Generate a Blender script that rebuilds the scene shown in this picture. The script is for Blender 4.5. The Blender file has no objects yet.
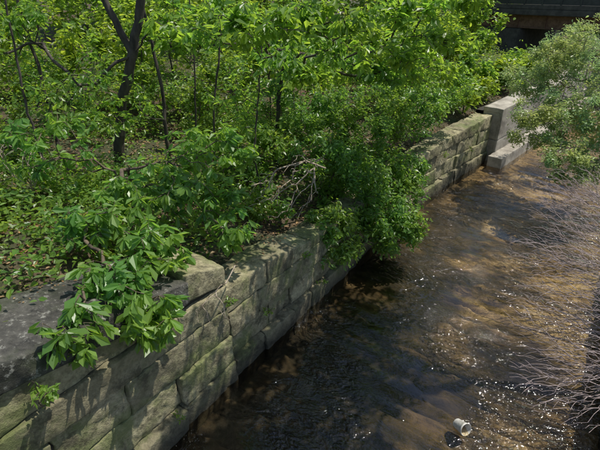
import bpy, bmesh, math, random
import numpy as np
from mathutils import Vector, noise, Matrix

R = np.random.RandomState(7)
random.seed(7)
scene = bpy.context.scene

# ------------------------------------------------------------------ helpers
def link(o):
    scene.collection.objects.link(o); return o

def mesh_from(name, V, F, mats, mi=None, rnd=None, smooth=False, uv=None, extra=None):
    V = np.asarray(V, dtype=np.float32); F = np.asarray(F, dtype=np.int32)
    me = bpy.data.meshes.new(name)
    me.vertices.add(len(V)); me.vertices.foreach_set('co', V.ravel())
    nf, k = F.shape
    me.loops.add(nf*k); me.loops.foreach_set('vertex_index', F.ravel())
    me.polygons.add(nf)
    me.polygons.foreach_set('loop_start', np.arange(nf, dtype=np.int32)*k)
    me.polygons.foreach_set('loop_total', np.full(nf, k, dtype=np.int32))
    for m in mats: me.materials.append(m)
    if mi is not None: me.polygons.foreach_set('material_index', np.asarray(mi, dtype=np.int32))
    sm = np.zeros(nf, dtype=bool)
    if smooth is True: sm[:] = True
    elif smooth is not False: sm[:] = smooth
    me.polygons.foreach_set('use_smooth', sm)
    if rnd is not None:
        a = me.attributes.new('rnd', 'FLOAT', 'POINT'); a.data.foreach_set('value', np.asarray(rnd, dtype=np.float32))
    if extra is not None:
        a = me.attributes.new(extra[0], 'FLOAT', 'POINT'); a.data.foreach_set('value', np.asarray(extra[1], dtype=np.float32))
    if uv is not None:
        l = me.uv_layers.new(name='UVMap'); l.data.foreach_set('uv', np.asarray(uv, dtype=np.float32)[F.ravel()].ravel())
    me.update(calc_edges=True)
    me.validate()
    return link(bpy.data.objects.new(name, me))

def norm(a):
    return a/np.maximum(np.linalg.norm(a, axis=-1, keepdims=True), 1e-9)

# ------------------------------------------------------------------ stream path (water edge of the old wall)
A1, A2 = math.radians(33.9), math.radians(42.0)
DS = 0.05
S = np.arange(-60, 120, DS)
k = np.clip((S-5.3)/6.0, 0, 1); k = k*k*(3-2*k)
ANG = A1+(A2-A1)*k
hx, hy = np.sin(ANG), np.cos(ANG)
PX = np.concatenate([[0], np.cumsum(hx[:-1]*DS)]); PY = np.concatenate([[0], np.cumsum(hy[:-1]*DS)])
i0 = int(round(60/DS))
PX += -1.41-PX[i0]; PY += 4.68-PY[i0]
def W(s, t):
    s = np.asarray(s, dtype=float); t = np.asarray(t, dtype=float)
    x = np.interp(s, S, PX); y = np.interp(s, S, PY); a = np.interp(s, S, ANG)
    return x+np.cos(a)*t, y-np.sin(a)*t
def ST(x, y):
    x = np.ravel(x); y = np.ravel(y)
    q = slice(None, None, 8)
    sx, sy, ss, aa = PX[q], PY[q], S[q], ANG[q]
    out_s = np.empty(len(x)); out_t = np.empty(len(x))
    for i in range(0, len(x), 20000):
        X = x[i:i+20000, None]; Y = y[i:i+20000, None]
        d = (X-sx)**2+(Y-sy)**2
        j = d.argmin(1)
        dx = X[:, 0]-sx[j]; dy = Y[:, 0]-sy[j]
        out_s[i:i+20000] = ss[j]+dx*np.sin(aa[j])+dy*np.cos(aa[j])
        out_t[i:i+20000] = dx*np.cos(aa[j])-dy*np.sin(aa[j])
    return out_s, out_t

_tab = R.rand(256, 256)
def vnoise(x, y):
    x = np.asarray(x, float); y = np.asarray(y, float)
    xi = np.floor(x).astype(int); yi = np.floor(y).astype(int)
    fx = x-xi; fy = y-yi; fx = fx*fx*(3-2*fx); fy = fy*fy*(3-2*fy)
    a = _tab[xi % 256, yi % 256]; b = _tab[(xi+1) % 256, yi % 256]
    c = _tab[xi % 256, (yi+1) % 256]; d = _tab[(xi+1) % 256, (yi+1) % 256]
    return (a*(1-fx)+b*fx)*(1-fy)+(c*(1-fx)+d*fx)*fy
def fbm(x, y, o=4):
    v = 0; am = .5
    for i in range(o):
        v = v+am*vnoise(x+17.3*i, y+5.1*i); x = x*2.03; y = y*2.03; am *= .5
    return v

CH = 4.9   # channel width

# ------------------------------------------------------------------ materials
def new_mat(name):
    m = bpy.data.materials.new(name); m.use_nodes = True
    nt = m.node_tree; nt.nodes.clear()
    return m, nt, nt.nodes, nt.links
def ramp(nodes, pts):
    r = nodes.new('ShaderNodeValToRGB'); e = r.color_ramp.elements
    while len(e) < len(pts): e.new(.5)
    for el, (p, c) in zip(e, pts):
        el.position = p; el.color = (c[0], c[1], c[2], 1)
    return r
def noise_n(nodes, links, co, scale, detail=5, rough=.6):
    n = nodes.new('ShaderNodeTexNoise'); n.inputs['Scale'].default_value = scale
    n.inputs['Detail'].default_value = detail; n.inputs['Roughness'].default_value = rough
    links.new(co, n.inputs['Vector']); return n
def mixc(nodes, links, fac, a, b, mode='MIX'):
    m = nodes.new('ShaderNodeMix'); m.data_type = 'RGBA'; m.blend_type = mode
    for v, s in ((fac, m.inputs[0]), (a, m.inputs[6]), (b, m.inputs[7])):
        if isinstance(v, (int, float)): s.default_value = v
        elif isinstance(v, tuple): s.default_value = (*v, 1)
        else: links.new(v, s)
    return m.outputs[2]
def math_n(nodes, links, op, a, b=None, clamp=False):
    m = nodes.new('ShaderNodeMath'); m.operation = op; m.use_clamp = clamp
    for v, s in ((a, m.inputs[0]), (b, m.inputs[1])):
        if v is None: continue
        if isinstance(v, (int, float)): s.default_value = v
        else: links.new(v, s)
    return m.outputs[0]

def leaf_mat(name, dark, light, trans, tfac=.45, rough=.36):
    m, nt, N, L = new_mat(name)
    at = N.new('ShaderNodeAttribute'); at.attribute_name = 'rnd'
    tc = N.new('ShaderNodeTexCoord'); nz = noise_n(N, L, tc.outputs['Object'], 1.1, 2, .5)
    tint = ramp(N, [(.36, (.80, .94, .92)), (.64, (1.28, 1.12, .90))]); L.new(nz.outputs['Fac'], tint.inputs[0])
    r = ramp(N, [(0, dark), (.75, light), (1, tuple(c*1.25 for c in light))]); L.new(at.outputs['Fac'], r.inputs[0])
    r2 = ramp(N, [(0, tuple(c*.6 for c in trans)), (1, trans)]); L.new(at.outputs['Fac'], r2.inputs[0])
    c1 = mixc(N, L, 1.0, r.outputs[0], tint.outputs[0], 'MULTIPLY'); c2 = mixc(N, L, 1.0, r2.outputs[0], tint.outputs[0], 'MULTIPLY')
    p = N.new('ShaderNodeBsdfPrincipled'); L.new(c1, p.inputs['Base Color'])
    p.inputs['Roughness'].default_value = rough
    p.inputs['Specular IOR Level'].default_value = .5
    t = N.new('ShaderNodeBsdfTranslucent'); L.new(c2, t.inputs['Color'])
    x = N.new('ShaderNodeMixShader'); x.inputs[0].default_value = tfac
    L.new(p.outputs[0], x.inputs[1]); L.new(t.outputs[0], x.inputs[2])
    o = N.new('ShaderNodeOutputMaterial'); L.new(x.outputs[0], o.inputs[0])
    return m
def bark_mat(name, c1, c2, scale=9):
    m, nt, N, L = new_mat(name)
    tc = N.new('ShaderNodeTexCoord')
    mp = N.new('ShaderNodeMapping'); mp.inputs['Scale'].default_value = (1, 1, .3); L.new(tc.outputs['Object'], mp.inputs[0])
    n = noise_n(N, L, mp.outputs[0], scale, 4, .7)
    r = ramp(N, [(.35, c1), (.68, c2)]); L.new(n.outputs['Fac'], r.inputs[0])
    p = N.new('ShaderNodeBsdfPrincipled'); p.inputs['Roughness'].default_value = .85
    L.new(r.outputs[0], p.inputs['Base Color'])
    b = N.new('ShaderNodeBump'); b.inputs['Strength'].default_value = .6; b.inputs['Distance'].default_value = .02
    L.new(n.outputs['Fac'], b.inputs['Height']); L.new(b.outputs[0], p.inputs['Normal'])
    o = N.new('ShaderNodeOutputMaterial'); L.new(p.outputs[0], o.inputs[0])
    return m
def stone_mat(name, base1, base2, stain, moss, mossamt=.5, lichen=0):
    m, nt, N, L = new_mat(name)
    tc = N.new('ShaderNodeTexCoord'); co = tc.outputs['Object']
    at = N.new('ShaderNodeAttribute'); at.attribute_name = 'rnd'
    n1 = noise_n(N, L, co, 1.6, 4, .65); n2 = noise_n(N, L, co, 11, 7, .72); n3 = noise_n(N, L, co, 1.3, 6, .7); n5 = noise_n(N, L, co, 3.3, 6, .75)
    r1 = ramp(N, [(.3, base1), (.7, base2)]); L.new(n1.outputs['Fac'], r1.inputs[0])
    v = math_n(N, L, 'MULTIPLY_ADD', at.outputs['Fac'], .6); N[-1].inputs[2].default_value = .7
    c = mixc(N, L, 1.0, r1.outputs[0], v, 'MULTIPLY')
    r2 = ramp(N, [(.38, (1, 1, 1)), (.6, (0, 0, 0))]); L.new(n2.outputs['Fac'], r2.inputs[0])
    f = math_n(N, L, 'MULTIPLY', r2.outputs[0], .6)
    c = mixc(N, L, f, c, stain)
    rm = ramp(N, [(.47, (0, 0, 0)), (.6, (1, 1, 1))]); L.new(n3.outputs['Fac'], rm.inputs[0])
    f = math_n(N, L, 'MULTIPLY', rm.outputs[0], mossamt)
    c = mixc(N, L, f, c, moss)
    rs = ramp(N, [(.50, (0, 0, 0)), (.62, (1, 1, 1))]); L.new(n5.outputs['Fac'], rs.inputs[0])
    c = mixc(N, L, math_n(N, L, 'MULTIPLY', rs.outputs[0], .75), c, tuple(q*.6 for q in stain))
    if lichen:
        rl = ramp(N, [(.57, (0, 0, 0)), (.64, (1, 1, 1))]); L.new(n2.outputs['Fac'], rl.inputs[0])
        c = mixc(N, L, math_n(N, L, 'MULTIPLY', rl.outputs[0], lichen), c, (.36, .36, .31))
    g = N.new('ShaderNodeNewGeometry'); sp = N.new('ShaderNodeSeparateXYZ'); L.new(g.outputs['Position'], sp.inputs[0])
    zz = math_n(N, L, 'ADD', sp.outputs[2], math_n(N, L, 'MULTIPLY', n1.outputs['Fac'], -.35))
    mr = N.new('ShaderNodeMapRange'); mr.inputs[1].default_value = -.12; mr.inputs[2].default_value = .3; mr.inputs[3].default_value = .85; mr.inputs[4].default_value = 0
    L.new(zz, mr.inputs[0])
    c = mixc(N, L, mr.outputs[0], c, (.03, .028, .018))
    p = N.new('ShaderNodeBsdfPrincipled'); p.inputs['Roughness'].default_value = .85
    L.new(c, p.inputs['Base Color'])
    hsum = math_n(N, L, 'ADD', n2.outputs['Fac'], n5.outputs['Fac'])
    b = N.new('ShaderNodeBump'); b.inputs['Strength'].default_value = 1.0; b.inputs['Distance'].default_value = .05
    L.new(hsum, b.inputs['Height']); L.new(b.outputs[0], p.inputs['Normal'])
    o = N.new('ShaderNodeOutputMaterial'); L.new(p.outputs[0], o.inputs[0])
    return m
def plain_mat(name, c1, c2, rough=.6, scale=8, metal=0, bump=.2):
    m, nt, N, L = new_mat(name)
    tc = N.new('ShaderNodeTexCoord'); n = noise_n(N, L, tc.outputs['Object'], scale, 6, .7)
    r = ramp(N, [(.35, c1), (.65, c2)]); L.new(n.outputs['Fac'], r.inputs[0])
    p = N.new('ShaderNodeBsdfPrincipled'); p.inputs['Roughness'].default_value = rough; p.inputs['Metallic'].default_value = metal
    L.new(r.outputs[0], p.inputs['Base Color'])
    b = N.new('ShaderNodeBump'); b.inputs['Strength'].default_value = bump; b.inputs['Distance'].default_value = .02
    L.new(n.outputs['Fac'], b.inputs['Height']); L.new(b.outputs[0], p.inputs['Normal'])
    o = N.new('ShaderNodeOutputMaterial'); L.new(p.outputs[0], o.inputs[0])
    return m

M_bigleaf = leaf_mat('broad_leaf', (.07, .155, .035), (.145, .265, .06), (.44, .74, .09), .48)
M_canopy = leaf_mat('canopy_leaf', (.07, .145, .03), (.14, .245, .045), (.50, .78, .08), .52)
M_shrub = leaf_mat('shrub_leaf', (.055, .12, .03), (.12, .22, .05), (.40, .66, .08), .48)
M_back = leaf_mat('woodland_leaf', (.07, .13, .022), (.15, .24, .042), (.55, .78, .08), .54)
M_light = leaf_mat('pale_shrub_leaf', (.18, .25, .10), (.30, .39, .19), (.60, .76, .26), .45)
M_herb = leaf_mat('herb_leaf', (.065, .135, .028), (.14, .24, .045), (.44, .66, .07), .48)
M_litter = leaf_mat('dead_leaf', (.10, .055, .025), (.26, .17, .09), (.2, .12, .05), .15, .7)
M_bark = bark_mat('dark_bark', (.022, .018, .013), (.10, .082, .06))
M_barkmid = bark_mat('brown_bark', (.05, .038, .025), (.16, .12, .08))
M_pale = bark_mat('pale_dead_twig', (.20, .155, .11), (.46, .385, .30), 20)
M_pink = bark_mat('bare_twig', (.20, .155, .14), (.48, .39, .365), 20)
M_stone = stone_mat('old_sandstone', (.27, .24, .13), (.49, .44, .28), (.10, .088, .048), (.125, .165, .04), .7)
M_stone_far = plain_mat('pale_masonry', (.17, .15, .12), (.42, .385, .32), .9, 1.8, 0, .5)
M_cope = stone_mat('weathered_coping', (.045, .042, .035), (.15, .142, .12), (.02, .02, .016), (.04, .055, .018), .6, .7)
M_core = plain_mat('dark_wall_core', (.02, .018, .012), (.04, .035, .025), .95)

# ------------------------------------------------------------------ ground
def lines(lo, hi, a, b, fine):
    mid = np.arange(a, b, fine)
    up = []; x = b; d = fine
    while x < hi: up.append(x); d *= 1.25; x += d
    up.append(hi)
    dn = []; x = a; d = fine
    while x > lo:
        d *= 1.25; x -= d; dn.append(max(x, lo))
    return np.concatenate([dn[::-1], mid, up])
gx = lines(-400, 400, -14, 24, .16); gy = lines(-400, 400, -4, 36, .16)
GX, GY = np.meshgrid(gx, gy)
gs, gt = ST(GX, GY)
gxr, gyr = GX.ravel(), GY.ravel()
def ground_z(s, t, x, y):
    bump = (fbm(x*.9, y*.9)-.47)*.35+(fbm(x*.15, y*.15)-.47)*.8*np.clip((np.abs(t-2)-4)/6, 0, 1)
    topL = np.interp(s, [-14, -2, .5, 1.1, 4, 9, 13, 40], [2.9, 2.15, 1.75, 1.5, 1.2, 1.25, 1.45, 1.5])
    left = topL+np.interp(-t, [.6, 2, 6, 14, 40, 200], [0, .25, .5, 1.4, 5, 9])+bump
    right = 1.0+np.interp(t, [CH+.5, CH+3, CH+9, CH+30, 200], [0, .5, 1.0, 3.5, 9])+bump
    z = np.where(t < -.42, left, np.where(t > CH+.42, right, -.6))
    return z
GZ = ground_z(gs, gt, gxr, gyr)
nx, ny = len(gx), len(gy)
idx = np.arange(nx*ny).reshape(ny, nx)
F = np.stack([idx[:-1, :-1], idx[:-1, 1:], idx[1:, 1:], idx[1:, :-1]], -1).reshape(-1, 4)
m, nt, N, L = new_mat('woodland_soil')
tc = N.new('ShaderNodeTexCoord'); co = tc.outputs['Object']
n1 = noise_n(N, L, co, .9, 4, .6); n2 = noise_n(N, L, co, 18, 5, .75)
r1 = ramp(N, [(.3, (.03, .022, .013)), (.5, (.085, .06, .035)), (.7, (.17, .125, .075))]); L.new(n2.outputs['Fac'], r1.inputs[0])
r2 = ramp(N, [(.42, (0, 0, 0)), (.55, (1, 1, 1))]); L.new(n1.outputs['Fac'], r2.inputs[0])
c = mixc(N, L, math_n(N, L, 'MULTIPLY', r2.outputs[0], .7), r1.outputs[0], (.035, .06, .016))
p = N.new('ShaderNodeBsdfPrincipled'); p.inputs['Roughness'].default_value = .95; L.new(c, p.inputs['Base Color'])
b = N.new('ShaderNodeBump'); b.inputs['Distance'].default_value = .05; L.new(n2.outputs['Fac'], b.inputs['Height']); L.new(b.outputs[0], p.inputs['Normal'])
o = N.new('ShaderNodeOutputMaterial'); L.new(p.outputs[0], o.inputs[0])
mesh_from('ground', np.stack([gxr, gyr, GZ], 1), F, [m], smooth=True)

# ------------------------------------------------------------------ stream bed + water
def strip(s0, s1, ds, t0, t1, dt):
    s = np.arange(s0, s1, ds); t = np.linspace(t0, t1, int((t1-t0)/dt))
    SS, TT = np.meshgrid(s, t, indexing='ij')
    i = np.arange(SS.size).reshape(SS.shape)
    F = np.stack([i[:-1, :-1], i[:-1, 1:], i[1:, 1:], i[1:, :-1]], -1).reshape(-1, 4)
    return SS.ravel(), TT.ravel(), F
s_, t_, F = strip(-9, 34, .03, -.3, CH+.3, .05)
w = s_+.36*(fbm(t_*.5, s_*.25)-.47)*2+.16*(fbm(t_*1.8+3, s_*1.1+7)-.47)*2
per = .36
ph = w/per+3.4*(fbm(s_*.36+9, t_*.09)-.47)
fr = ph-np.floor(ph)
pid = np.floor(ph)
ledge = np.where(fr < .8, fr/.8, (1-fr)/.2)
amp = np.clip((fbm(s_*.6+30, t_*.8+8)-.36)*5, .05, 1)*(.4+.9*vnoise(pid*3.7, t_*.8))
zb = -.18+.09*ledge*amp+.08*(fbm(s_*1.7, t_*1.7)-.47)+.05*(fbm(s_*8, t_*7)-.47)
zb += .08*(vnoise(s_*.35+3, t_*.5+2)-.5)
pool = np.clip(1-np.abs(t_-1.2)/2.8, 0, 1)*np.clip(1-np.abs(s_-1.5)/7.0, 0, 1)
zb -= .18*pool
for _ in range(1300):
    cs, ct, cr = R.uniform(-4, 22), R.uniform(0, CH), R.uniform(.03, .10)
    a_ = int((cs-cr+9)/.03); nt_ = int((CH+.6)/.05)
    i_a, i_b = max(a_, 0)*nt_, (int((cs+cr+9)/.03)+2)*nt_
    sl_ = slice(i_a, i_b); dd_ = ((s_[sl_]-cs)**2+(t_[sl_]-ct)**2)/cr**2
    zb[sl_] += np.where(dd_ < 1, np.sqrt(np.clip(1-dd_, 0, 1))*cr*.5, 0)
zb = np.minimum(zb, .0)
near_shade = np.clip((4.7-t_-.95*np.clip(s_-5.0, 0, 9))/1.2+(fbm(s_*.8+40, t_*.8+11)-.47)*6, 0, 1)  # shade over the near-left water, put into the bed colour
x_, y_ = W(s_, t_)
m, nt, N, L = new_mat('stream_bed_sediment')
uvn = N.new('ShaderNodeUVMap'); uvn.uv_map = 'UVMap'; uv = uvn.outputs[0]
at = N.new('ShaderNodeAttribute'); at.attribute_name = 'rnd'
shade_at = N.new('ShaderNodeAttribute'); shade_at.attribute_name = 'bed_shade'
tc = N.new('ShaderNodeTexCoord'); co = tc.outputs['Object']
mp = N.new('ShaderNodeMapping'); mp.inputs['Scale'].default_value = (4.2, .9, 1); L.new(uv, mp.inputs[0])
n1 = noise_n(N, L, mp.outputs[0], 1.0, 6, .7); n1.inputs['Distortion'].default_value = .8
n2 = noise_n(N, L, co, 16, 6, .75)
n3 = noise_n(N, L, co, .7, 4, .6)
g = N.new('ShaderNodeNewGeometry'); sp = N.new('ShaderNodeSeparateXYZ'); L.new(g.outputs['Position'], sp.inputs[0])
mr = N.new('ShaderNodeMapRange'); mr.inputs[1].default_value = -.34; mr.inputs[2].default_value = -.08; L.new(sp.outputs[2], mr.inputs[0])
f = math_n(N, L, 'ADD', math_n(N, L, 'MULTIPLY', n1.outputs['Fac'], .85), math_n(N, L, 'MULTIPLY', mr.outputs[0], .25))
f = math_n(N, L, 'ADD', f, math_n(N, L, 'MULTIPLY', math_n(N, L, 'SUBTRACT', n3.outputs['Fac'], .5), 1.1))
r1 = ramp(N, [(.36, (.03, .024, .015)), (.50, (.12, .088, .045)), (.62, (.32, .24, .125)), (.78, (.58, .48, .30))]); L.new(f, r1.inputs[0])
r2 = ramp(N, [(.36, (.28, .26, .23)), (.56, (1, 1, 1))]); L.new(n2.outputs['Fac'], r2.inputs[0])
c = mixc(N, L, .85, r1.outputs[0], r2.outputs[0], 'MULTIPLY')
ra = ramp(N, [(.42, (.008, .008, .006)), (.66, (.04, .032, .018)), (.86, (.15, .105, .05))]); L.new(f, ra.inputs[0])  # darker bed tones painted in where the near water is shaded
c = mixc(N, L, math_n(N, L, 'MULTIPLY', shade_at.outputs['Fac'], .92), c, ra.outputs[0])
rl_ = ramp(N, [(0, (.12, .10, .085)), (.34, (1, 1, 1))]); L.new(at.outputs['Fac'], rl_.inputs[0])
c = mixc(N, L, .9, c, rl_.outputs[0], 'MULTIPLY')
p = N.new('ShaderNodeBsdfPrincipled'); p.inputs['Roughness'].default_value = .9; L.new(c, p.inputs['Base Color'])
b = N.new('ShaderNodeBump'); b.inputs['Distance'].default_value = .04; L.new(n2.outputs['Fac'], b.inputs['Height']); L.new(b.outputs[0], p.inputs['Normal'])
o = N.new('ShaderNodeOutputMaterial'); L.new(p.outputs[0], o.inputs[0])
mesh_from('stream_bed', np.stack([x_, y_, zb], 1), F, [m], smooth=True, uv=np.stack([s_, t_], 1), rnd=1-(1-ledge)*np.clip(amp*1.3, 0, 1), extra=('bed_shade', near_shade))

s_, t_, F = strip(-9, 34, .06, -.25, CH+.25, .1)
x_, y_ = W(s_, t_)
zw = .012*np.sin(s_/.46*6.283+2*fbm(s_*.3, t_*.4)*6)*(vnoise(s_*.6, t_*.7))+.016*(fbm(s_*1.5, t_*2.5)-.47)
m, nt, N, L = new_mat('stream_water')
uvn = N.new('ShaderNodeUVMap'); uvn.uv_map = 'UVMap'; uv = uvn.outputs[0]
mp = N.new('ShaderNodeMapping'); mp.inputs['Scale'].default_value = (1.8, .9, 1); L.new(uv, mp.inputs[0])
n1 = noise_n(N, L, mp.outputs[0], 3.2, 3, .5); n1.inputs['Distortion'].default_value = .9
n2 = noise_n(N, L, mp.outputs[0], 17, 2, .5)
n3 = noise_n(N, L, uv, .6, 3, .55)
h = math_n(N, L, 'ADD', n1.outputs['Fac'], math_n(N, L, 'MULTIPLY', n2.outputs['Fac'], .34))
b = N.new('ShaderNodeBump'); b.inputs['Distance'].default_value = .10
st = N.new('ShaderNodeMapRange'); st.inputs[1].default_value = .42; st.inputs[2].default_value = .57; st.inputs[3].default_value = .12; st.inputs[4].default_value = 1.0
L.new(n3.outputs['Fac'], st.inputs[0]); L.new(st.outputs[0], b.inputs['Strength'])
L.new(h, b.inputs['Height'])
fn = N.new('ShaderNodeFresnel'); fn.inputs['IOR'].default_value = 1.55; L.new(b.outputs[0], fn.inputs['Normal'])
tr = N.new('ShaderNodeBsdfTransparent'); tr.inputs[0].default_value = (.89, .83, .71, 1)
gl = N.new('ShaderNodeBsdfGlossy'); gl.inputs['Roughness'].default_value = .06; gl.inputs['Color'].default_value = (1, 1, 1, 1); L.new(b.outputs[0], gl.inputs['Normal'])
x = N.new('ShaderNodeMixShader'); L.new(fn.outputs[0], x.inputs[0]); L.new(tr.outputs[0], x.inputs[1]); L.new(gl.outputs[0], x.inputs[2])
o = N.new('ShaderNodeOutputMaterial'); L.new(x.outputs[0], o.inputs[0])
mesh_from('stream_water', np.stack([x_, y_, zw], 1), F, [m], smooth=True, uv=np.stack([s_, t_], 1))

# ------------------------------------------------------------------ masonry
def blocks_obj(name, blist, mats, rough=1.0):
    AV = []; AF = []; AM = []; AR = []; off = 0
    for bi, (s0, s1, t0, t1, za0, za1, zb0, zb1, mi) in enumerate(blist):
        L_ = s1-s0; D_ = t1-t0; H_ = max(zb0-za0, .05)
        bm = bmesh.new(); bmesh.ops.create_cube(bm, size=1)
        for v in bm.verts: v.co = Vector((v.co.x*L_, v.co.y*D_, v.co.z*H_))
        bmesh.ops.bevel(bm, geom=bm.edges[:], offset=min(.018, H_*.2), segments=2, affect='EDGES', profile=.6)
        for _ in range(5):
            ee = [e for e in bm.edges if e.calc_length() > .10]
            if not ee or len(bm.verts) > 1200: break
            bmesh.ops.subdivide_edges(bm, edges=ee, cuts=1, use_grid_fill=True)
        bmesh.ops.triangulate(bm, faces=bm.faces[:])
        P = np.array([v.co[:] for v in bm.verts]); T = np.array([[v.index for v in f.verts] for f in bm.faces])
        bm.free()
        ph = R.rand(3)*50
        disp = np.array([noise.noise_vector(Vector((p_*2.6+ph)))[:] for p_ in P])*.028+np.array([noise.noise_vector(Vector((p_*9+ph)))[:] for p_ in P])*.024
        P = P+disp*rough
        tw = R.normal(0, .015, 2)*rough
        P[:, 1] += P[:, 0]*tw[0]+P[:, 2]*tw[1]*2
        u = P[:, 0]/L_+.5; wv = P[:, 2]/H_+.5
        s = s0+u*L_; t = (t0+t1)/2+P[:, 1]+R.normal(0, .026)*rough
        z = (za0*(1-u)+za1*u)*(1-wv)+(zb0*(1-u)+zb1*u)*wv
        x, y = W(s, t)
        AV.append(np.stack([x, y, z], 1)); AF.append(T+off); off += len(P)
        AM += [mi]*len(T); AR.append(np.full(len(P), R.rand()))
    return mesh_from(name, np.concatenate(AV), np.concatenate(AF), mats, mi=AM, rnd=np.concatenate(AR), smooth=True)

def courses(sa, sb, t0, t1, zedges, topf, lmin, lmax, mi, gap=.006, base_out=.08):
    out = []
    for ci in range(len(zedges)-1):
        z0, z1 = zedges[ci], zedges[ci+1]
        s = sa-R.rand()*.5 if sa < -5 else sa
        while s < sb-.05:
            l = R.uniform(lmin, lmax); e = min(s+l, sb)
            if sb-e < .35: e = sb
            tp0, tp1 = topf(s), topf(e)
            if min(tp0, tp1) > z0+.12:
                out.append((s+gap, e-gap, t0, t1+(base_out if ci == 0 else 0)+R.uniform(-.02, .02), z0+gap*(ci > 0), z0+gap*(ci > 0), min(z1, tp0)-gap, min(z1, tp1)-gap, mi))
            s = e
    return out
BL = []
cope_top = lambda s: 2.06+.165*(.66-s)
near_top = lambda s: cope_top(s)-.30
BL += courses(-9, .66, -.6, 0, [-.35, .36, .86, 1.38, 1.80, 2.3, 2.8, 3.3], near_top, .9, 2.3, 0, base_out=.10)
s = -9.2
while s < .3:
    e = min(s+R.uniform(1.6, 2.8), .0)
    if .0-e < .6: e = .0
    BL.append((s+.008, e-.008, -1.15, .02, near_top(s)+.01, near_top(e)+.01, cope_top(s)+.03, cope_top(e)+.03, 1)); s = e
    if e >= 0: break
BL.append((.0, .66, -.85, .0, near_top(0)+.01, near_top(.6)+.01, cope_top(0)+.10, cope_top(.6)+.02, 0))
low_top = lambda s: float(np.interp(s, [.66, 2.2, 3.2, 5, 9, 13.2], [1.72, 1.58, 1.34, 1.36, 1.5, 1.62]))
BL += courses(.68, 13.2, -.6, -.03, [-.35, .34, .78, 1.2, 1.62, 1.9], low_top, .55, 1.45, 0, base_out=.1)
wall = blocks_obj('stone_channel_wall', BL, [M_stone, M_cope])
BL = []
far_top = lambda s: 1.85
BL += courses(13.2, 33, -.35, .30, [-.35, .78, 1.85], far_top, 2.6, 4.5, 0, base_out=0)
s = 12.7
while s < 33:
    e = s+R.uniform(2.4, 3.6)
    BL.append((s+.01, e-.01, .31, .78, -.35, -.35, .36, .36, 0)); s = e
blocks_obj('masonry_retaining_wall', BL, [M_stone_far], .45)
BL = courses(-9, 33, CH, CH+.6, [-.35, .3, .7, 1.1, 1.3], lambda s: 1.2, .6, 1.4, 0, base_out=0)
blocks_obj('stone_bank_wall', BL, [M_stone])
def core(name, s0, s1, ta, tb, zf):
    s = np.arange(s0, s1+.01, .25); Vs = []
    for a, zz in ((ta, -.4), (ta, None), (tb, None), (tb, -.4)):
        x, y = W(s, np.full_like(s, a)); z = np.full_like(s, -.4) if zz is not None else np.array([zf(q) for q in s])
        Vs.append(np.stack([x, y, z], 1))
    n = len(s); V = np.concatenate(Vs); F = []
    for j in range(4):
        k2 = (j+1) % 4
        for i in range(n-1): F.append((j*n+i, j*n+i+1, k2*n+i+1, k2*n+i))
    return mesh_from(name, V, F, [M_core])
core('wall_core', -9, .6, -.95, -.09, lambda s: cope_top(s)-.12)
core('wall_core', .6, 13.2, -.7, -.13, lambda s: low_top(s)-.12)
core('wall_core', 13.2, 33, -.6, .22, lambda s: 1.7)
core('wall_core', -9, 33, CH+.09, CH+.55, lambda s: 1.05)

# ------------------------------------------------------------------ vegetation generators
def sample_ell(ells, cl_w=.25):
    out = []
    for (c, r, n) in ells:
        d = norm(R.normal(size=(n, 3))); rad = R.rand(n, 1)**(1/2.4)
        p_ = d*rad
        K = max(3, n//9); cl = norm(R.normal(size=(K, 3)))*(R.rand(K, 1)**.4)
        j = ((p_[:, None]-cl[None])**2).sum(-1).argmin(1)
        p_ = p_*(1-cl_w)+cl[j]*cl_w
        out.append(np.array(c)+p_*np.array(r))
    return np.concatenate(out)

def skeleton(starts, targets, step=.22, bal=.35, wig=.05, arch=.15, start_r=None, offn=.12):
    cap = 60000
    pos = np.zeros((cap, 3)); par = np.full(cap, -1); plen = np.zeros(cap); n = 0
    minr = np.zeros(cap)
    for si, st in enumerate(starts):
        prev = -1
        pts = [np.array(st[0], float)]
        for a, b_ in zip(st[:-1], st[1:]):
            a = np.array(a, float); b_ = np.array(b_, float); kk = max(1, int(np.linalg.norm(b_-a)/step))
            for i in range(1, kk+1): pts.append(a+(b_-a)*i/kk+R.normal(0, wig*.5, 3)*(i < kk))
        for pi_, p_ in enumerate(pts):
            if start_r is not None: minr[n] = start_r[si]*(1-.55*pi_/len(pts))
            pos[n] = p_; par[n] = prev; plen[n] = 0 if prev < 0 else plen[prev]+np.linalg.norm(p_-pos[prev]); prev = n; n += 1
    root = np.array(starts[0][0], float)
    T = targets[np.argsort(np.linalg.norm(targets-root, axis=1))]
    tips = []
    for tg in T:
        d = np.linalg.norm(pos[:n]-tg, axis=1)
        j = int((d+bal*plen[:n]).argmin()); dist = d[j]
        kk = max(2, int(math.ceil(dist/step)))
        a = pos[j].copy(); prev = j
        off = np.array([0, 0, arch*dist])+R.normal(0, offn*dist, 3)
        for i in range(1, kk+1):
            f = i/kk; q = a*(1-f)+tg*f+off*4*f*(1-f)*.5+(R.normal(0, wig, 3)*(i < kk))
            if n >= cap: break
            pos[n] = q; par[n] = prev; plen[n] = plen[prev]+np.linalg.norm(q-pos[prev]); prev = n; n += 1
        tips.append(prev)
    return pos[:n], par[:n], np.array(tips), minr[:n]

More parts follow.
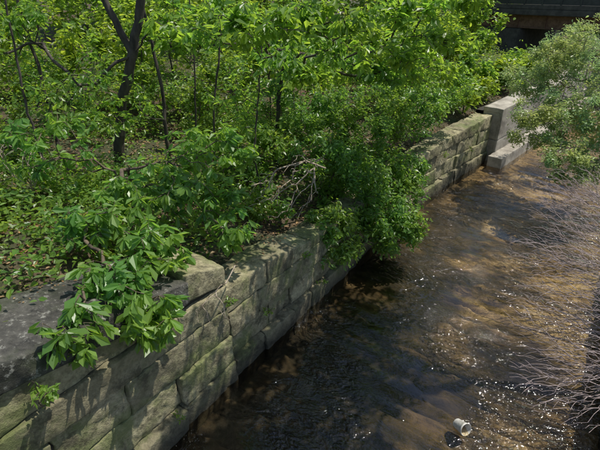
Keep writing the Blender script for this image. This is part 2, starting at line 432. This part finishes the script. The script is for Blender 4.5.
def tubes(pos, par, tips, tip_r, expo, max_r, sides=5, minr=None):
    n = len(pos); cnt = np.zeros(n); cnt[tips] += 1
    haschild = np.zeros(n, bool); haschild[par[par >= 0]] = True
    cnt[(~haschild) & (cnt == 0)] = 1
    for i in range(n-1, -1, -1):
        if par[i] >= 0: cnt[par[i]] += cnt[i]
    rad = np.minimum(tip_r*np.maximum(cnt, 1)**expo, max_r)
    if minr is not None:
        trunk = minr > 0; rad[trunk] = minr[trunk]
    ch = np.where(par >= 0)[0]; pa = par[ch]
    d = norm(pos[ch]-pos[pa]); D = np.zeros((n, 3)); D[ch] = d
    roots = np.where(par < 0)[0]
    for r_ in roots:
        kids = np.where(par == r_)[0]
        D[r_] = D[kids[0]] if len(kids) else (0, 0, 1)
    def ring(c, dr, r):
        ref = np.array([.31, .95, .05]); u = norm(np.cross(dr, ref)); v = np.cross(dr, u)
        a = np.arange(sides)/sides*2*np.pi
        return c[:, None]+r[:, None, None]*(u[:, None]*np.cos(a)[None, :, None]+v[:, None]*np.sin(a)[None, :, None])
    rb = np.minimum(rad[pa], rad[ch]*1.35)
    b_ = ring(pos[pa], D[pa], rb); t_ = ring(pos[ch], d, rad[ch])
    V = np.concatenate([b_, t_], 1).reshape(-1, 3)
    k_ = np.arange(sides); kn = (k_+1) % sides
    f1 = np.stack([k_, kn, kn+sides, k_+sides], 1)
    F = (np.arange(len(ch))[:, None, None]*(2*sides)+f1[None]).reshape(-1, 4)
    return V, F, D

def leaves(base, d, Lh, Wd, shape, fold=.18, upj=.45, curl=.12):
    n = len(base)
    d = norm(d); up = norm(np.array([0, 0, 1.])+R.normal(0, upj, (n, 3)))
    side = norm(np.cross(d, up)); nr = np.cross(side, d)
    Lh = np.reshape(Lh, (n, 1)); Wd = np.reshape(Wd, (n, 1))
    wa, wb = shape
    a = base+d*Lh*.33; b_ = base+d*Lh*.70-nr*Lh*curl*.4
    tip = base+d*Lh-nr*Lh*curl
    V = np.stack([base, a-side*Wd*wa/2+nr*Wd*fold*wa, b_-side*Wd*wb/2+nr*Wd*fold*wb, tip, b_+side*Wd*wb/2+nr*Wd*fold*wb, a+side*Wd*wa/2+nr*Wd*fold*wa], 1).reshape(-1, 3)
    o_ = np.arange(n)[:, None]*6
    F = np.concatenate([o_+np.array([[0, 3, 2, 1]]), o_+np.array([[0, 5, 4, 3]])], 0)
    return V, F

NL = [0]
def plant(name, starts, ells, leaf=None, bark=M_bark, tip_r=.003, expo=.42, max_r=.3, step=.22, bal=.35, wig=.04, arch=.15, sides=5, tight=False, cl_w=.25, start_r=None, offn=.12):
    T = sample_ell(ells, cl_w)
    pos, par, tips, minr = skeleton(starts, T, step, bal, wig, arch, start_r, offn)
    V, F, D = tubes(pos, par, tips, tip_r, expo, max_r, sides, minr if start_r is not None else None)
    rn = R.rand(len(V)); mi = np.zeros(len(F), int); sm = np.ones(len(F), bool)
    mats = [bark]
    if leaf:
        nl, Ls, asp, shape, droop, mat, spread = leaf
        mats.append(mat)
        k_ = R.poisson(nl, len(tips))+2
        ti = np.repeat(np.arange(len(tips)), k_); tn = tips[ti]; pn = np.maximum(par[tn], 0)
        if not tight: pn = np.maximum(par[pn], 0)
        tclump = R.rand(len(tips))
        f = R.rand(len(ti), 1)**(.6 if tight else .8)
        base = pos[pn]*(1-f)+pos[tn]*f+R.normal(0, spread, (len(ti), 3))
        az = norm(R.normal(size=(len(ti), 3))*np.array([1, 1, .35]))
        dd = norm(az+.55*D[tn]+np.array([0, 0, -droop])*R.uniform(.4, 1.4, (len(ti), 1)))
        Lh = Ls*R.uniform(.55, 1.2, len(ti)); Wd = Lh*asp*R.uniform(.8, 1.2, len(ti))
        V2, F2 = leaves(base, dd, Lh, Wd, shape)
        rv = np.clip(.55*tclump[ti]+.45*R.rand(len(ti)), 0, 1)
        F = np.concatenate([F, F2+len(V)]); V = np.concatenate([V, V2])
        rn = np.concatenate([rn, np.repeat(rv, 6)])
        mi = np.concatenate([mi, np.ones(len(F2), int)]); sm = np.concatenate([sm, np.zeros(len(F2), bool)])
        NL[0] += len(ti)
    return mesh_from(name, V, F, mats, mi=mi, rnd=rn, smooth=sm)

OB = (.55, 1.0)
LA = (.95, .75)

# sapling hanging over the coping, broad whorled leaves
plant('overhanging_sapling', [[(-3.1, 7.6, 1.8), (-2.9, 7.2, 2.6), (-2.6, 6.7, 3.2)]],
      [((-3.9, 6.87, 3.5), (1.0, .6, .3), 34), ((-1.5, 7.2, 3.1), (.85, .6, .5), 55), ((-2.25, 6.15, 2.8), (.85, .55, .5), 74), ((-4.2, 7.4, 2.8), (.9, .6, .4), 40),
       ((-2.5, 5.3, 2.7), (.7, .5, .4), 54), ((-2.15, 4.3, 2.5), (.5, .45, .32), 46), ((-2.28, 3.5, 2.42), (.32, .3, .3), 30),
       ((-1.65, 4.0, 2.22), (.32, .35, .4), 36), ((-1.28, 6.25, 2.7), (.5, .4, .45), 40), ((-.93, 5.7, 2.35), (.32, .3, .22), 18), ((-1.8, 4.9, 2.5), (.45, .5, .35), 36)],
      leaf=(7, .185, .42, OB, .6, M_bigleaf, .015), bark=M_barkmid, tip_r=.0035, max_r=.035, bal=.3, arch=.25, tight=True, cl_w=.05)
plant('wall_seedling', [[(-2.46, 3.02, 1.9), (-2.42, 2.98, 2.05)]], [((-2.38, 3.0, 2.1), (.16, .16, .12), 14)],
      leaf=(4, .09, .45, OB, .4, M_bigleaf, .01), bark=M_barkmid, tip_r=.002, max_r=.01, step=.08, tight=True)
for (ss_, zz_, nn_) in [(1.4, .8, 6), (2.6, 1.25, 8), (3.1, .4, 6), (-.6, .38, 5), (.68, 1.5, 7), (9.6, 1.1, 9), (11.5, .8, 7)]:
    x0, y0 = W(ss_, -.02); x1, y1 = W(ss_, .12)
    plant('wall_seedling', [[(float(x0), float(y0), zz_), (float(x1), float(y1), zz_+.05)]], [((float(x1), float(y1), zz_+.06), (.12, .12, .1), nn_)],
          leaf=(4, .055, .5, LA, .3, M_herb, .01), bark=M_barkmid, tip_r=.0015, max_r=.005, step=.06, tight=True)

# big tree with dark trunks and its high branches
plant('forked_tree', [[(-4.1, 9.7, 1.3), (-4.0, 9.6, 2.2), (-3.75, 9.6, 3.3), (-3.3, 9.6, 4.35), (-3.0, 9.6, 5.3), (-2.6, 9.9, 7.5)],
                      [(-3.34, 9.6, 4.25), (-3.75, 9.65, 5.3), (-4.3, 10, 7.5)]],
      [((-5.4, 8.8, 5.0), (1.1, .8, .35), 50), ((-1.8, 8.7, 5.1), (.8, .8, .4), 45), ((-6.6, 10, 4.6), (1.5, 1, .7), 80), ((-3.9, 8.9, 3.4), (.7, .4, .9), 26),
       ((-4.2, 10.4, 7.4), (2.6, 2, 1.1), 70)],
      leaf=(9, .16, .42, OB, .5, M_canopy, .03), bark=M_bark, tip_r=.004, expo=.42, max_r=.04, bal=.25, sides=10, wig=.03, start_r=[.125, .075])
plant('slim_saplings', [[(-5.6, 10.1, 1.6), (-5.5, 10.0, 4), (-5.7, 10, 7)], [(-3.1, 10.2, 1.6), (-3.0, 10.1, 3.5), (-3.3, 10.2, 6.5)], [(-1.9, 9.3, 1.4), (-1.75, 9.2, 3.2), (-1.3, 9.2, 6)],
                        [(-2.4, 9.9, 1.4), (-2.2, 9.9, 4), (-2.1, 9.9, 6.5)], [(-.8, 8.7, 1.3), (-.9, 8.6, 2.6), (-.7, 8.7, 4.6)], [(-4.9, 8.3, 1.6), (-5.0, 8.3, 3.4), (-4.9, 8.5, 6)]],
      [((-3.5, 10, 6.3), (2.5, 1, .8), 40), ((-4.2, 9.0, 3.7), (2.4, .8, .9), 50), ((-1.2, 8.8, 3.6), (.8, .6, .8), 36)],
      leaf=(8, .14, .45, OB, .5, M_canopy, .05), bark=M_bark, tip_r=.005, expo=.3, max_r=.02, bal=.2, sides=6, wig=.03, start_r=[.045, .05, .03, .025, .025, .03])

# tree whose canopy reaches over the stream at the top of the view
plant('canopy_tree', [[(-.6, 10.8, 1.5), (-.5, 10.7, 3.2), (-.2, 10.2, 4.6), (.2, 9.6, 5.8), (.5, 9.0, 7.5)]],
      [((-.93, 6.5, 5.05), (.7, .7, .3), 54), ((.3, 6.6, 5.1), (.85, .8, .3), 70), ((1.75, 7.75, 5.2), (.85, .8, .28), 66), ((2.8, 8.9, 5.25), (.7, .7, .2), 38),
       ((0, 8.3, 4.25), (1.0, .9, .4), 80), ((1.5, 9.4, 4.1), (1.0, 1.0, .4), 100), ((2.9, 10.5, 3.9), (.95, 1, .4), 90),
       ((1.0, 7.3, 4.65), (1.2, .6, .3), 55), ((2.3, 9.0, 4.6), (.9, .8, .3), 60), ((-1.9, 7.6, 4.85), (.6, .6, .3), 30),
       ((-.6, 10.5, 4.6), (1.2, 1, .6), 60)],
      leaf=(10, .16, .42, OB, .55, M_canopy, .03), bark=M_bark, tip_r=.0035, expo=.42, max_r=.06, bal=.3, sides=7)

# dense shrub draping over the wall
plant('draping_shrub', [[(.1, 10.3, 1.2), (.2, 10.1, 1.8)], [(1.0, 10.9, 1.2), (1.1, 10.8, 2)], [(2.2, 12.4, 1.3), (2.3, 12.2, 2)]],
      [((1.25, 9.15, 1.4), (1.0, .85, .9), 400), ((.65, 7.9, 1.1), (.7, .65, .7), 230), ((2.0, 8.7, .85), (.8, .7, .6), 300), ((2.4, 10.2, 1.35), (.9, .8, .8), 320),
       ((1.2, 10.7, 2.5), (1.3, 1, 1.1), 380), ((2.9, 11.9, 2.6), (1.1, 1, .9), 310), ((-.3, 10.7, 2.7), (1.2, 1, 1.2), 310), ((4.0, 13.3, 2.8), (1, 1, .8), 220), ((.5, 8.9, 2.4), (.8, .6, .5), 120)],
      leaf=(12, .105, .5, LA, .35, M_shrub, .06), bark=M_barkmid, tip_r=.0022, expo=.45, max_r=.04, bal=.2, cl_w=.40)

# woodland thickets behind
bk = [((-11.2, 14.3, 3.6), (1.9, 1.5, 2.0), 130), ((-8.4, 14.0, 3.9), (1.9, 1.5, 2.2), 140), ((-5.6, 14.4, 3.5), (1.9, 1.5, 1.9), 130), ((-2.8, 14.2, 4.2), (1.8, 1.5, 2.4), 150), ((0, 14.4, 3.4), (1.8, 1.5, 1.8), 130),
      ((2.8, 15.6, 3.4), (1.7, 1.5, 1.6), 140),
      ((-15, 18, 5), (2.8, 2, 2.8), 150), ((-10.5, 18, 5), (2.8, 2, 2.8), 150), ((-6, 18, 5), (2.8, 2, 2.8), 150), ((-1.5, 18.5, 4.8), (2.8, 2, 2.8), 150), ((3, 19.5, 4.6), (2.6, 2, 2.6), 150),
      ((5.6, 18.3, 3.6), (1.5, 1.5, 1.5), 130), ((7.6, 21.8, 3.9), (1.5, 1.5, 1.7), 130), ((5.4, 15.9, 2.3), (.8, .9, .6), 55), ((6.7, 17.4, 2.4), (.8, .9, .6), 55), ((8.1, 19.0, 2.5), (.8, .9, .6), 55), ((9.6, 20.7, 2.5), (.8, .9, .6), 50)]
for i, (c, r, n) in enumerate(bk):
    plant('woodland_thicket', [[(c[0], c[1]+.3, c[2]-r[2]-.4), (c[0], c[1]+.2, c[2]-.8)], [(c[0]+.4*r[0], c[1], c[2]-r[2]-.4), (c[0]+.4*r[0], c[1], c[2]-.4*r[2])], [(c[0]-.5*r[0], c[1]-.3*r[1], c[2]-r[2]-.4), (c[0]-.5*r[0], c[1]-.3*r[1], c[2]+.3*r[2])]], [(c, r, n)],
          leaf=(19, .20, .5, LA, .35, M_back, .13), bark=M_bark, tip_r=.005, max_r=.06, bal=.25, step=.3, cl_w=.5)
lowb = [((-5.9, 8.8, 2.4), (1.2, .9, .75), 120), ((-8.3, 10.5, 2.8), (1.5, 1.2, 1.0), 150), ((-6.2, 11.6, 3.1), (1.3, 1.1, 1.3), 150), ((-2.2, 12.0, 2.9), (1.4, 1.1, 1.3), 150), ((-4.4, 12.8, 3.0), (1.4, 1.1, 1.2), 130),
        ((-10.5, 12, 3.3), (1.6, 1.2, 1.3), 150), ((-1.9, 9.0, 2.0), (.8, .7, .5), 80), ((-.9, 9.6, 2.3), (.8, .7, .7), 90), ((-4.3, 7.6, 2.0), (.9, .7, .4), 60), ((-5.2, 6.4, 2.4), (.8, .6, .35), 50), ((-3.0, 8.4, 1.9), (.8, .7, .4), 60), ((-.6, 7.9, 1.7), (.5, .4, .35), 35)]
for c, r, n in lowb:
    plant('understory_shrub', [[(c[0], c[1], c[2]-r[2]-.3), (c[0], c[1], c[2]-.3*r[2])], [(c[0]+.4*r[0], c[1]-.2, c[2]-r[2]-.3), (c[0]+.4*r[0], c[1]-.2, c[2]+.2*r[2])]], [(c, r, n)],
          leaf=(14, .125, .5, LA, .35, M_herb, .08), bark=M_barkmid, tip_r=.0035, max_r=.03, bal=.2, cl_w=.5)
for (x, y, z0, h, sp_) in [(-9, 25, 3, 12, 4), (-2, 25, 3, 12, 4), (5, 27, 3, 12, 4), (11, 34, 3, 12, 4.5), (-17, 22, 3, 11, 4), (17, 41, 3, 12, 5), (25, 42, 2, 12, 5), (21, 22, 2, 11, 4), (32, 38, 2, 12, 5)]:
    plant('woodland_tree', [[(x, y, z0-1), (x+.2, y, z0+h*.4), (x, y+.2, z0+h*.8)]], [((x, y, z0+2.0), (sp_, sp_*.8, 2.8), 180), ((x, y, z0+h*.65), (sp_, sp_, h*.35), 140)],
          leaf=(20, .34, .5, LA, .3, M_back, .3), bark=M_bark, tip_r=.008, expo=.5, max_r=.28, step=.5, bal=.3, wig=.08, start_r=[.28])

# pale sunlit bushes on the far right bank
plant('pale_leaf_bush', [[(9.4, 11.8, 1.2), (8.8, 12.0, 2.2)], [(9.0, 10.8, 1.2), (8.4, 10.8, 1.8)]],
      [((6.75, 13.3, 3.2), (1.0, 1, .8), 270), ((7.1, 12.6, 3.9), (1.1, 1, .8), 300), ((6.5, 11.7, 2.3), (1.1, .9, .9), 360), ((6.7, 10.4, 1.7), (.9, .8, .6), 250), ((8.2, 11.6, 2.9), (1.4, 1.2, 1.1), 330),
       ((7.5, 10.6, 2.6), (1.0, .8, .8), 250), ((9.2, 14.5, 4.0), (1.6, 1.5, 1.1), 220)],
      leaf=(16, .09, .42, LA, .2, M_light, .06), bark=M_pink, tip_r=.0025, expo=.42, max_r=.03, bal=.2, cl_w=.45)
# tangle of bare arching twigs, lower right
plant('bare_twig_bush', [[(6.3, 6.6, .9), (5.8, 6.6, 1.3)], [(5.9, 5.3, .9), (5.4, 5.2, 1.2)], [(7.3, 8.2, 1.0), (6.8, 8.3, 1.4)], [(5.2, 4.2, .9), (4.8, 4.2, 1.2)]],
      [((4.3, 5.6, .85), (1.1, 1.1, .5), 600), ((3.7, 4.5, .7), (.85, .8, .4), 400), ((5.0, 7.0, 1.1), (1.2, 1.1, .55), 620), ((5.8, 8.6, 1.35), (1.1, 1.1, .55), 520), ((6.2, 9.4, 1.5), (.9, .7, .45), 240),
       ((5.2, 5.7, 1.1), (.7, 1.0, .5), 360), ((4.6, 4.4, 1.0), (.7, .7, .45), 280), ((6.0, 7.3, 1.3), (.8, .9, .5), 280)],
      bark=M_pink, tip_r=.0030, expo=.30, max_r=.018, step=.16, bal=.7, wig=.004, arch=.22, sides=4, cl_w=0, offn=.05)
# dead branches by the draping shrub, in the undergrowth and on the wall
plant('dead_branch', [[(.5, 8.4, 2.3), (.1, 8.0, 2.6), (-.4, 7.7, 2.55)]], [((-.3, 7.4, 2.2), (.85, .45, .6), 90), ((.1, 7.6, 2.7), (.6, .4, .4), 30)],
      bark=M_pale, tip_r=.0045, expo=.36, max_r=.018, step=.15, bal=.55, wig=.01, arch=.25, offn=.07)
plant('dead_branch', [[(-.9, 5.3, 2.05), (-1.0, 5.0, 1.95)]], [((-1.15, 4.7, 1.75), (.35, .35, .3), 22)],
      bark=M_pale, tip_r=.003, expo=.4, max_r=.01, step=.1, bal=.3, wig=.01, arch=.3)
plant('dead_branch', [[(-5.6, 7.9, 2.0), (-5.2, 7.6, 2.9)], [(-4.6, 7.0, 1.9), (-4.4, 6.9, 2.7)]], [((-5.0, 7.4, 2.9), (1.1, .6, .5), 110)],
      bark=M_pale, tip_r=.0045, expo=.34, max_r=.014, step=.15, bal=.5, wig=.01, arch=.25, offn=.07)
# unseen tree added on the right bank so its crown shades the near water
plant('added_shade_tree', [[(8.2, 4.6, 1.2), (7.0, 5.2, 4), (5.5, 6.0, 6.3)]],
      [((3.8, 6.6, 6.7), (1.2, 1.5, .6), 150), ((2.3, 6.0, 6.7), (1.0, 1.4, .6), 125), ((4.0, 8.0, 7.0), (1.2, 1.0, .6), 70), ((1.7, 4.7, 6.8), (1.0, 1.0, .6), 95), ((3.2, 4.6, 6.8), (1.0, 1.0, .6), 70)],
      leaf=(12, .18, .45, OB, .4, M_canopy, .08), bark=M_bark, tip_r=.005, expo=.5, max_r=.14)

# ------------------------------------------------------------------ undergrowth + litter
def scatter(name, n, srange, trange, mat, Ls, asp, hz, clump, flat, shape, thr=.40):
    nc = max(1, n//clump)
    s = R.uniform(*srange, nc); t = R.uniform(*trange, nc)
    x, y = W(s, t); keep = fbm(x*.6+4, y*.6) > (thr if not flat else 0)
    s, t, x, y = s[keep], t[keep], x[keep], y[keep]
    x = np.repeat(x, clump)+R.normal(0, .14 if not flat else .0, len(x)*clump); y = np.repeat(y, clump)+R.normal(0, .14 if not flat else .0, len(y)*clump)
    s2, t2 = ST(x, y); z = ground_z(s2, t2, x, y)
    ok = z > 0
    x, y, z = x[ok], y[ok], z[ok]; n2 = len(x)
    z = z+(.015 if flat else R.rand(n2)*hz)
    d = norm(R.normal(size=(n2, 3))*np.array([1, 1, .15 if flat else .4])+np.array([0, 0, 0 if flat else .15]))
    Lh = Ls*R.uniform(.6, 1.3, n2)
    V, F = leaves(np.stack([x, y, z], 1), d, Lh, Lh*asp, shape, upj=.3 if flat else .4)
    return mesh_from(name, V, F, [mat], rnd=np.repeat(R.rand(n2), 6))
scatter('undergrowth', 60000, (-6, 26), (-14, -.8), M_herb, .10, .55, .6, 8, False, LA)
scatter('undergrowth', 30000, (-5, 9), (-9, -1.3), M_herb, .085, .6, .55, 8, False, LA, .42)
scatter('undergrowth', 20000, (-6, 26), (CH+.5, CH+9), M_light, .10, .5, .5, 8, False, LA)
scatter('leaf_litter', 24000, (-5, 20), (-9, -.5), M_litter, .08, .55, 0, 1, True, LA)
n = 110
s = R.uniform(-3.5, .4, n); t = -1.12+.25*R.rand(n)
x, y = W(s, t); z = np.array([cope_top(q) for q in s])+.045
d = norm(R.normal(size=(n, 3))*np.array([1, 1, .2])); V1, F1 = leaves(np.stack([x, y, z], 1), d, .05*R.uniform(.5, 1.2, n), np.full(n, .022), LA, upj=.3)
s = R.uniform(.8, 8, n); t = R.uniform(-.6, -.25, n); x, y = W(s, t); z = np.array([low_top(q) for q in s])+.01
d = norm(R.normal(size=(n, 3))*np.array([1, 1, .2])); V2, F2 = leaves(np.stack([x, y, z], 1), d, .06*R.uniform(.5, 1.2, n), np.full(n, .03), LA, upj=.3)
mesh_from('fallen_leaves', np.concatenate([V1, V2]), np.concatenate([F1, F2+len(V1)]), [M_litter], rnd=np.repeat(R.rand(2*n), 6))

# ------------------------------------------------------------------ bucket lying in the stream
def lathe(name, prof, mats, seg=40):
    V = []; F = []
    for (r_, z_) in prof:
        for i in range(seg): V.append((r_*math.cos(2*math.pi*i/seg), r_*math.sin(2*math.pi*i/seg), z_))
    for j in range(len(prof)-1):
        for i in range(seg):
            F.append((j*seg+i, j*seg+(i+1) % seg, (j+1)*seg+(i+1) % seg, (j+1)*seg+i))
    return mesh_from(name, V, F, mats, smooth=True)
M_plastic = plain_mat('dirty_white_plastic', (.36, .34, .29), (.66, .64, .58), .45, 14)
bk_ = lathe('plastic_bucket', [(.001, 0), (.078, 0), (.085, .012), (.1, .19), (.104, .192), (.108, .2), (.108, .222), (.104, .226), (.1, .224), (.097, .215), (.082, .02), (.07, .012), (.001, .012)], [M_plastic])
bk_.location = (2.22, 4.36, .0); bk_.scale = (.85, .85, .85)
bk_.rotation_euler = Vector((.25, -.55, .22)).to_track_quat('Z', 'Y').to_euler()

# ------------------------------------------------------------------ road bridge over the stream, far end
M_rust = plain_mat('rusty_steel', (.10, .05, .028), (.24, .135, .085), .75, 5)
M_conc = plain_mat('dark_concrete', (.04, .037, .032), (.09, .083, .07), .9, 4)
M_dark = plain_mat('painted_railing', (.02, .022, .02), (.04, .042, .04), .5, 6)
root = link(bpy.data.objects.new('road_bridge', None))
bs = 27.5
bx, by = W(bs, 0.0); ba = float(np.interp(bs, S, ANG))
root.location = (float(bx), float(by), 0.1); root.rotation_euler = (0, 0, -ba)
def bbox(name, c, sz, mat, bev=.015):
    bm = bmesh.new(); bmesh.ops.create_cube(bm, size=1)
    for v in bm.verts: v.co = Vector((v.co.x*sz[0]+c[0], v.co.y*sz[1]+c[1], v.co.z*sz[2]+c[2]))
    bmesh.ops.bevel(bm, geom=bm.edges[:], offset=bev, segments=2, affect='EDGES')
    me = bpy.data.meshes.new(name); bm.to_mesh(me); bm.free(); me.materials.append(mat)
    o_ = link(bpy.data.objects.new(name, me)); o_.parent = root; return o_
for g_ in range(5):
    yy = g_*1.7
    bbox('girder_web', (0, yy, 3.5), (16, .04, .62), M_rust, .005)
    bbox('girder_bottom_flange', (0, yy, 3.17), (16, .34, .035), M_rust, .005)
    bbox('girder_top_flange', (0, yy, 3.83), (16, .34, .035), M_rust, .005)
for i in range(11): bbox('web_stiffener', (-7.5+i*1.5, -.09, 3.5), (.03, .13, .6), M_rust, .004)
bbox('deck', (0, 3.4, 4.01), (17, 8.2, .3), M_conc, .03)
bbox('parapet_kerb', (0, -.5, 4.28), (17, .3, .22), M_conc)
bbox('parapet_panel', (0, -.5, 4.95), (17, .12, 1.1), M_dark)
for i in range(18): bbox('parapet_post', (-8+i*.95, -.58, 4.95), (.1, .05, 1.12), M_dark, .01)
bbox('parapet_rail', (0, -.5, 5.55), (17, .2, .1), M_conc, .01)
bbox('left_abutment', (-6, 3.4, 1.5), (3.6, 7.6, 3.25), M_conc, .05)
bbox('right_abutment', (8.0, 3.4, 1.5), (3.6, 7.6, 3.25), M_conc, .05)

# ------------------------------------------------------------------ light, sky, camera
sund = Vector((.38, .10, .92)).normalized()
el = math.asin(sund.z); az = math.atan2(sund.x, sund.y)
w_ = bpy.data.worlds.new('World'); scene.world = w_; w_.use_nodes = True
N = w_.node_tree.nodes; L = w_.node_tree.links; bg = N['Background']
sky = N.new('ShaderNodeTexSky'); sky.sky_type = 'NISHITA'; sky.sun_disc = False
sky.sun_elevation = el; sky.sun_rotation = az
L.new(sky.outputs[0], bg.inputs[0]); bg.inputs[1].default_value = .15
sl = bpy.data.lights.new('sun', 'SUN'); sl.energy = 5; sl.angle = math.radians(.5); sl.color = (1, .95, .86)
so = link(bpy.data.objects.new('sun', sl)); so.rotation_euler = sund.to_track_quat('Z', 'Y').to_euler()
cam = bpy.data.cameras.new('camera'); co_ = link(bpy.data.objects.new('camera', cam))
co_.location = (0, 0, 5.5); co_.rotation_euler = (math.radians(62), 0, 0)
cam.lens = 27.2; cam.sensor_width = 36; cam.clip_end = 1500; cam.clip_start = .05
scene.camera = co_
scene.view_settings.view_transform = 'Standard'; scene.view_settings.look = 'None'; scene.view_settings.exposure = 0
print('LEAVES', NL[0])
